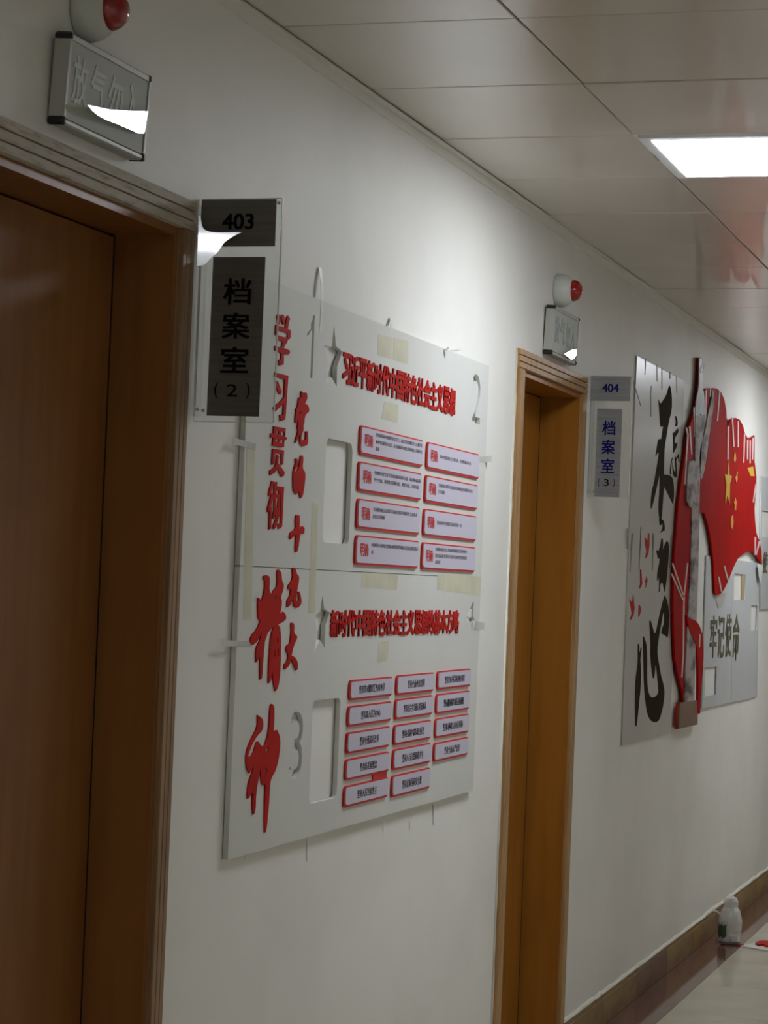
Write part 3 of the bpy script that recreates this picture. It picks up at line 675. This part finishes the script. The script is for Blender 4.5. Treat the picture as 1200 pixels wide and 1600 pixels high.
# ------------------------------------------------------------------ white motto panel with black brush characters
mp = thing('motto_panel', (8.58, 0, CAM_H-0.55), 'tall white panel of black brush characters and little red birds beside the 404 sign', 'panel')
f2 = 0.006
plate('panel_sheet', [([(995.5, 556), (1066, 594), (1071, 598), (1070, 602), (1067.5, 606), (1069.5, 609), (1046.5, 1146), (972, 1165)], [])], 0.001, f2-0.001, M_BOARD2, mp)
k13 = lambda ox, oy, l: crop(ox, oy, 13.333, l)
A3 = lambda l: k13(990, 590, l); A4 = lambda l: k13(990, 700, l); A5 = lambda l: k13(970, 810, l); A6 = lambda l: k13(970, 920, l); A7 = lambda l: k13(970, 1030, l)
T2 = 0.0015
def ch2(sh, it=1, m=M_DARK, name='character'): return ch(sh, it, 60, m, f2, T2, mp, name)
ch2([(A3([(745, 165), (770, 190), (800, 360), (800, 680), (745, 880), (715, 1040), (690, 1200), (650, 1450)])+A4([(640, 200), (632, 550), (700, 555), (800, 590), (840, 740), (845, 1000), (825, 1175), (640, 790), (620, 1000), (595, 1380), (565, 1590), (530, 1380), (525, 1200), (548, 800), (550, 520), (480, 850), (390, 1230), (365, 1265), (360, 1150), (390, 870), (430, 740), (500, 350), (535, 100), (500, 100), (465, 180)])+A3([(500, 1400), (520, 1300), (545, 1275), (585, 1285), (625, 1000), (580, 1030), (560, 1000), (535, 550), (525, 460), (545, 525), (575, 540), (690, 380)]), [])])
ch2([(A3([(870, 805), (890, 800), (920, 900), (915, 1010), (870, 1010), (890, 930)]), []), (A3([(930, 1060), (935, 1150), (865, 1240), (860, 1380), (910, 1350), (910, 1430), (830, 1580), (835, 1350), (820, 1150), (850, 1150)]), []),
     (A4([(820, 195), (795, 300), (778, 550), (765, 550), (770, 380), (800, 230)]), []), (A4([(865, 150), (880, 210), (910, 180), (945, 110), (958, 300), (942, 290), (930, 200), (890, 240), (895, 350), (910, 500), (905, 590), (875, 620), (835, 580), (815, 450), (815, 300), (842, 480), (870, 495), (885, 440), (865, 340), (860, 210)]), [])], 1)
ch2([(A5([(805, 0), (860, 20), (900, 50), (920, 180), (915, 260), (870, 265), (825, 305), (880, 200), (870, 60), (850, 130), (825, 150), (810, 100)]), []),
     (A5([(850, 415), (875, 420), (885, 520), (880, 680), (920, 540), (970, 465), (1000, 520), (1010, 650), (985, 1000), (960, 1250), (940, 1400), (915, 1540), (885, 1380), (870, 1320), (825, 1370), (815, 1530), (800, 1530), (805, 1350), (800, 1200), (770, 1310), (760, 1250), (770, 1100), (800, 980), (820, 840), (780, 835), (750, 700), (750, 655), (790, 690), (830, 560)]), [])])
ch2([(A6([(360, 1150), (385, 1150), (390, 1300), (400, 1350), (420, 1230), (440, 1225), (415, 1400), (408, 1500)])+A7([(418, 100), (425, 250), (415, 600), (385, 900), (350, 1250), (330, 1390), (305, 1395), (300, 1000), (300, 700), (315, 400), (350, 150)])+A6([(355, 1570), (362, 1400)]), []),
     (A6([(480, 990), (530, 1120), (550, 1300), (552, 1560)])+A7([(548, 300), (560, 600), (600, 760), (650, 800), (720, 790), (780, 720), (790, 650), (745, 140), (725, 130), (705, 350), (685, 410), (660, 330), (635, 100)])+A6([(620, 1350), (625, 1100), (605, 800), (600, 670), (620, 655), (650, 740), (705, 940), (740, 900), (800, 600), (870, 300), (920, 130), (960, 220), (1005, 420), (1010, 700), (990, 960), (975, 1020), (920, 965), (850, 930), (860, 830), (905, 740), (905, 510), (885, 510), (840, 760), (795, 1020), (760, 1290), (785, 1500)])+A7([(800, 100), (830, 300), (900, 560), (915, 700), (890, 950), (830, 1200), (780, 1300), (700, 1320), (620, 1270), (560, 1150), (520, 900), (490, 600), (478, 50)])+A6([(475, 1300), (465, 1010)]), [])])
for sh in (A5([(500, 390), (560, 470), (575, 300), (598, 320), (600, 560), (580, 720), (540, 820), (515, 825), (540, 680), (515, 560)]), A5([(405, 1065), (430, 1065), (450, 1350), (430, 1430), (390, 1465), (410, 1350)]), A5([(540, 1200), (560, 1290), (545, 1360), (515, 1450), (530, 1350), (510, 1330), (530, 1260)]),
           A6([(180, 215), (240, 290), (265, 110), (280, 300), (292, 390), (270, 540), (215, 645), (195, 640), (235, 520), (215, 380)]), A6([(395, 330), (425, 410), (412, 490), (385, 585), (372, 585), (375, 450), (378, 350)])):
    ch2([(sh, [])], 0, M_RED, 'bird')
def strip(px0, px1, wpx, base, t, m, parent, name='film_strip'):
    (x0, y0), (x1, y1) = px0, px1
    return plate(name, [([(x0-wpx/2, y0), (x0+wpx/2, y0), (x1+wpx/2, y1), (x1-wpx/2, y1)], [])], base, t, m, parent)
R2 = lambda x, y: (960+x/5, 540+y/5)
R3 = lambda x, y: (960+x/4.444, 820+y/4.444)
for p in (((247, 100), (240, 228)), ((333, 150), (335, 280)), ((373, 175), (373, 345)), ((437, 205), (436, 260)), ((487, 235), (489, 370)), ((290, 315), (284, 390)), ((285, 395), (287, 555)), ((150, 280), (207, 470)), ((208, 1415), (203, 1590)), ((140, 1465), (128, 1600)), ((302, 1465), (300, 1590))):
    strip(R2(*p[0]), R2(*p[1]), 1.0, f2, 0.001, M_GROOVE, mp, 'loose_fibre')
for p in (((90, 25), (90, 170)), ((128, 60), (108, 330)), ((185, 25), (172, 310)), ((270, 70), (265, 315)), ((395, 70), (385, 300))):
    strip(R3(*p[0]), R3(*p[1]), 1.3, f2, 0.001, M_GROOVE, mp, 'loose_fibre')

# ------------------------------------------------------------------ red flag with carved column
fg = thing('flag_relief', (9.2, 0, CAM_H-0.55), 'red flag relief with yellow stars flying from a carved marble column', 'relief')
FB, FT = 0.0104, 0.0184              # back and front of the flag sheet
flag = [(1090, 612), (1099, 611), (1104, 608), (1112, 606), (1120, 607), (1127, 613), (1132, 625), (1135, 642), (1136, 664), (1138, 668), (1141, 658), (1146, 654), (1150, 653), (1156, 656), (1161, 665), (1164, 677), (1168, 684), (1172, 686), (1176, 683), (1179, 680), (1179, 720), (1182, 745), (1181, 770), (1179, 795), (1180, 815), (1182, 833), (1187, 846), (1190, 862), (1191, 882), (1189, 882), (1184, 872), (1178, 864), (1171, 861), (1162, 865), (1153, 873), (1147, 885), (1139, 905), (1131, 922), (1126, 928), (1119, 930), (1117, 926), (1115, 880), (1112, 850), (1108, 826), (1104, 812), (1101, 802), (1097, 800), (1093, 803), (1088, 810)]
plate('flag_sheet', [(flag, [])], FB, FT-FB, M_FLAG, fg)
left = [(1092.6, 559), (1096, 559), (1094, 600), (1092, 640), (1091, 700), (1090, 806), (1086, 900), (1082, 970), (1078, 1098), (1067, 1098), (1067, 1080), (1061, 1072), (1056, 1052), (1052, 1030), (1050, 990), (1049, 940), (1050, 900), (1051, 870), (1054, 830), (1057, 790), (1062, 750), (1066, 720), (1070, 690), (1074, 668), (1080, 650), (1084, 640), (1085, 630), (1089, 612)]
left = left[:11]+[(x+3.2, y) for x, y in left[11:]]
plate('red_batten', [([(1092, 559), (1096, 559), (1094, 604), (1100, 640), (1091, 640), (1086, 640), (1090, 612)], [])], 0.0003, FB-0.0006, M_FLAG, bpy.data.objects['wall_left'])  # added filler, stops light leaking behind the pole top
plate('ribbon_sheet', [(left, [])], FB, FT+0.002-FB, M_FLAG, fg)
CB = FT+0.002
plate('column', [([(1081.5, 800), (1081, 850), (1078.5, 910), (1076, 960), (1074, 1000), (1071.5, 1050), (1070, 1098), (1085, 1098), (1086.5, 1030), (1088.5, 970), (1091, 900), (1092, 850), (1093, 806), (1094, 740), (1097, 690), (1101, 668), (1101, 648), (1087, 650), (1086.5, 690), (1087, 720), (1085, 760), (1083, 785)], [])], CB, 0.006, M_STONE, fg, 1, 60)
plate('column_tip', [([(1093, 560), (1097, 560), (1098, 578), (1098.5, 605), (1101, 622), (1101.5, 645), (1099, 652), (1095, 646), (1091, 652), (1088, 660), (1087, 650), (1088, 625), (1091.5, 610), (1093, 595)], [])], CB, 0.004, M_SILV, fg, 1, 60)
ribbon('curled_tip', [(1097.5, 583), (1099, 577), (1100.5, 569), (1098, 566)], [0.03, 0.034, 0.03, 0.026], 0.02, M_SILV, fg)
plate('cloud_wing', [([(1114, 609), (1116, 613), (1115, 635), (1110.5, 665), (1107, 690), (1103.5, 720), (1098.5, 745), (1095.5, 750), (1093.5, 740), (1093, 706), (1097.5, 688), (1103, 672), (1106, 650), (1111, 630)], [])], FT, 0.008, M_STONE, fg, 1, 60)
plate('cloud_wing', [([(1077, 724), (1078, 720), (1081, 722), (1084, 719), (1087, 722), (1090, 740), (1090, 770), (1088, 788), (1083, 783), (1081, 794), (1076, 790), (1073.5, 780), (1075, 745)], [])], CB, 0.009, M_STONE, fg, 1, 60)
plate('swirl_ribbon', [([(1073, 961), (1080, 968), (1086, 969), (1091, 974), (1095, 982), (1098, 993), (1100, 1020), (1098, 1050), (1095, 1085), (1094, 1115), (1090, 1115), (1091, 1080), (1091, 1040), (1089, 1010), (1086, 1003), (1080, 990), (1075, 976)], [])], CB, 0.009, M_FLAG, fg, 1, 60)
plate('plinth_backing', [([(1060, 1098.3), (1091, 1094), (1090, 1132), (1058, 1139.5)], [])], FB, CB-FB, M_FLAGE, fg)
plate('plinth', [([(1062.5, 1098), (1091, 1094), (1090, 1132), (1060.5, 1139)], [])], CB, 0.007, M_BROWN, fg)
bs = crop(1110, 640, 10.667, [(308, 835), (318, 1085), (360, 1112), (328, 1240), (322, 1580), (285, 1430), (245, 1580), (268, 1240), (238, 1072), (290, 1090)])
plate('large_star', [(bs, [])], FT, 0.003, M_GOLD, fg)
for s in (crop(1110, 640, 10.667, [(410, 690), (425, 760), (432, 820), (410, 890), (398, 860), (390, 830), (400, 770)]), crop(1110, 640, 10.667, [(445, 1020), (460, 1050), (450, 1100), (458, 1150), (435, 1225), (416, 1130), (440, 1080)]),
          crop(1110, 780, 10.667, [(425, -25), (430, 20), (447, 50), (432, 100), (430, 185), (415, 170), (400, 180), (408, 100), (393, 45), (415, 30)]), crop(1110, 780, 10.667, [(380, 265), (388, 390), (372, 460), (370, 505), (343, 450), (345, 315)])):
    plate('small_star', [(s, [])], FT, 0.003, M_AMBER, fg)
plate('tape_strip', [([(1168, 731), (1177, 729), (1179, 744), (1173, 744)], [])], FT, 0.001, M_GOLD, fg)  # plain yellow patch on the flag, not a known piece of tape
for p in (((718, 345), (712, 620)), ((752, 330), (750, 400)), ((770, 350), (740, 560)), ((825, 350), (805, 590)), ((890, 630), (888, 890)), ((922, 560), (935, 790)), ((968, 590), (968, 795)), ((1018, 690), (1010, 915)), ((1042, 735), (1040, 890)), ((1062, 740), (1060, 920)), ((1085, 720), (1080, 890)), ((1110, 1080), (1085, 1225))):
    strip(R2(*p[0]), R2(*p[1]), 1.9, FT, 0.003, M_FILM, fg)
for p in (((625, 480), (628, 715)), ((565, 640), (575, 700)), ((575, 700), (552, 1085)), ((590, 630), (605, 855))):
    strip(R2(*p[0]), R2(*p[1]), 1.7, CB, 0.003, M_FILM, fg)
for p in (((980, 85), (978, 210)), ((1010, 115), (985, 210)), ((725, 360), (745, 465)), ((765, 285), (790, 385))):
    strip(R3(*p[0]), R3(*p[1]), 1.9, FT, 0.003, M_FILM, fg)
for p in (((405, 265), (480, 490)), ((400, 340), (478, 520)), ((510, 265), (485, 500)), ((485, 490), (480, 900)), ((480, 900), (470, 1060))):
    strip(R3(*p[0]), R3(*p[1]), 1.8, CB, 0.003, M_FILM, fg)
strip(R3(595, 760), R3(592, 850), 1.6, CB+0.009, 0.002, M_FILM, fg)

# ------------------------------------------------------------------ grey-white panel with cut-out characters, and the panel beyond
p3 = thing('cutout_panel', (10.5, 0, CAM_H-0.49), 'grey-white board with cut-out dark characters and small windows under the flag', 'panel')
f3 = 0.0075
plate('panel_sheet', [([(1104, 868), (1143, 874), (1142.5, 1097.5), (1097, 1107)], [[(1101.5, 1043), (1120, 1041), (1119, 1085), (1101, 1089)]])], 0.001, f3-0.001, M_BOARD3, p3)
plate('panel_sheet', [([(1143.6, 874), (1186.6, 880), (1183.2, 1088), (1143.1, 1097.3)], [[(1147.5, 896), (1165, 898), (1164, 937), (1146.5, 938)], [(1174, 945.5), (1183.5, 946), (1182.5, 985), (1173, 986)]])], 0.001, f3-0.001, M_BOARD3, p3)
plate('window_edge', [([(1159, 897.5), (1165, 898), (1164, 937), (1158.5, 937.4)], [])], 0.0005, 0.004, mat('tan_reveal', (176, 158, 112), 0.6), p3)
for s, (xa, ya, xb, yb) in zip('牢记使命', ((1109, 961, 1119.5, 1028), (1121, 962, 1131.5, 1027), (1133, 959, 1142.3, 1026), (1144.6, 959, 1154.5, 1032))):
    a = W(xa, (ya+yb)/2, f3); b = W(xb, (ya+yb)/2, f3); xm = (xa+xb)/2
    bm = bmesh.new(); text_fit(bm, s, a[0], b[0], W(xm, yb, f3)[1], W(xm, ya, f3)[1], 0.002, wallframe(f3+0.0012), 0.016, 2); finish('character', bm, M_OLIVE, p3)
plate('torn_film', [([(1117, 930), (1126, 927), (1134, 925), (1132, 940), (1128, 947), (1122, 950)], [])], f3, 0.002, M_BOARD2, p3)
plate('torn_film', [([(1184, 880), (1192, 884), (1191, 898), (1188.5, 912), (1185.5, 899)], [])], FT, 0.002, M_FILMW, fg)
p4 = thing('far_panel', (11.6, 0, CAM_H+0.0), 'white board with windows at the right edge, beyond the flag', 'panel')
plate('panel_sheet', [([(1189.5, 744), (1225, 752), (1222, 951), (1188.3, 952)], [[(1191, 797), (1215, 803), (1214, 842), (1190.5, 839)]])], 0.001, 0.007, M_BOARD3, p4)
a = W(1191.5, 880, 0.008); b = W(1199, 880, 0.008)
bm = bmesh.new(); text_fit(bm, '使', a[0], b[0], W(1195, 896, 0.008)[1], W(1195, 862, 0.008)[1], 0.002, wallframe(0.0092), 0.016, 2); finish('character', bm, M_OLIVE, p4)

# ------------------------------------------------------------------ things on the floor
bx, by = HZ(1140, 1471)
bt = thing('wrapped_bottle', (bx, by, 0), 'plastic bottle wrapped in a crumpled clear bag by the skirting', 'bottle')
fz = (Vector((0, 0, 1)), Vector((1, 0, 0)), Vector((0, 1, 0))); c0 = Vector((bx, by, 0))
bm = bmesh.new(); lathe(bm, [(0.040, 0.0), (0.047, 0.004), (0.047, 0.03), (0.044, 0.04), (0.048, 0.05), (0.049, 0.09), (0.046, 0.115), (0.040, 0.135), (0.031, 0.148), (0.030, 0.160), (0.031, 0.175), (0.025, 0.190), (0.012, 0.197)], c0, fz, 22)
for v in bm.verts:
    q = 1+0.09*math.sin(v.co.z*150+math.atan2(v.co.y-by, v.co.x-bx)*3)*random.uniform(.2, 1)+random.uniform(-.05, .05)
    v.co.x = bx+(v.co.x-bx)*q; v.co.y = by+(v.co.y-by)*q
finish('bag', bm, M_BAG, bt)
bm = bmesh.new(); lathe(bm, [(0.036, 0.003), (0.039, 0.01), (0.039, 0.10), (0.032, 0.128), (0.022, 0.142), (0.022, 0.150)], c0, fz, 18); finish('bottle_body', bm, M_BOARD3, bt, True)
bm = bmesh.new(); lathe(bm, [(0.024, 0.150), (0.0245, 0.152), (0.0245, 0.178), (0.022, 0.182)], c0, fz, 18); finish('bottle_cap', bm, M_BOTC, bt)
bm = bmesh.new(); ring = []
for k in range(8):
    q = math.radians(112+k*8.5); ring.append([bm.verts.new((bx+0.0525*math.cos(q), by+0.0525*math.sin(q), z+0.006*math.sin(k*2.1))) for z in (0.022, 0.075)])
for r0, r1 in zip(ring, ring[1:]): bm.faces.new((r0[0], r1[0], r1[1], r0[1]))
finish('label', bm, M_GREEN, bt)
# bag ears
bm = bmesh.new(); e0 = Vector((bx, by+0.04, 0.11))
tube(bm, [e0, e0+Vector((0, 0.018, 0.014)), e0+Vector((0.004, 0.034, 0.018)), e0+Vector((0.004, 0.046, 0.010))], 0.004, 6); finish('bag_ear', bm, M_BAG, bt)
a = HZ(1129, 1473); b = HZ(1166, 1475)
dv = (Vector((b[0], b[1], 0))-Vector((a[0], a[1], 0))); ln = dv.length; dv.normalize(); sd = Vector((-dv.y, dv.x, 0))
pn = thing('marker_pen', (a[0]-0.03, a[1], 0), 'thin dark pen with a red end on the floor beside the wrapped bottle', 'pen')
off = Vector((-0.062, 0, 0)); A0 = Vector((a[0], a[1], 0.0045))+off; B0 = Vector((b[0], b[1], 0.0045))+off
bm = bmesh.new(); tube(bm, [A0, A0+dv*0.006, A0+dv*(ln*0.74)], 0.0042, 8); finish('barrel', bm, M_PEND, pn)
bm = bmesh.new(); tube(bm, [A0+dv*(ln*0.74), B0], 0.0045, 8); finish('cap', bm, M_PEN, pn)
q = [HZ(1157, 1480), HZ(1182, 1474), HZ(1225, 1473), HZ(1225, 1491)]
of = thing('board_offcut', (q[2][0], q[2][1], 0), 'white board offcut lying on the floor with a red letter piece on it', 'board')
def slab(bm, q, z0, z1):
    lo = [bm.verts.new((x, y, z0)) for x, y in q]; hi = [bm.verts.new((x, y, z1)) for x, y in q]
    bm.faces.new(hi); bm.faces.new(lo[::-1])
    for i in range(len(q)): bm.faces.new((lo[i], lo[(i+1) % len(q)], hi[(i+1) % len(q)], hi[i]))
bm = bmesh.new(); slab(bm, q, 0.0, 0.006); finish('sheet', bm, M_BOARD, of)
q2 = [HZ(x, y, 0.006) for x, y in ((1180, 1476), (1183, 1473.5), (1190, 1472), (1215, 1472), (1215, 1480), (1197, 1480), (1192, 1477.5), (1185, 1478.5))]
rl = thing('red_letter', (q2[3][0], q2[3][1], 0.006), 'loose red letter piece lying on the white offcut on the floor', 'letter')
bm = bmesh.new(); slab(bm, q2, 0.0062, 0.0132); finish('letter_piece', bm, M_RED, rl)
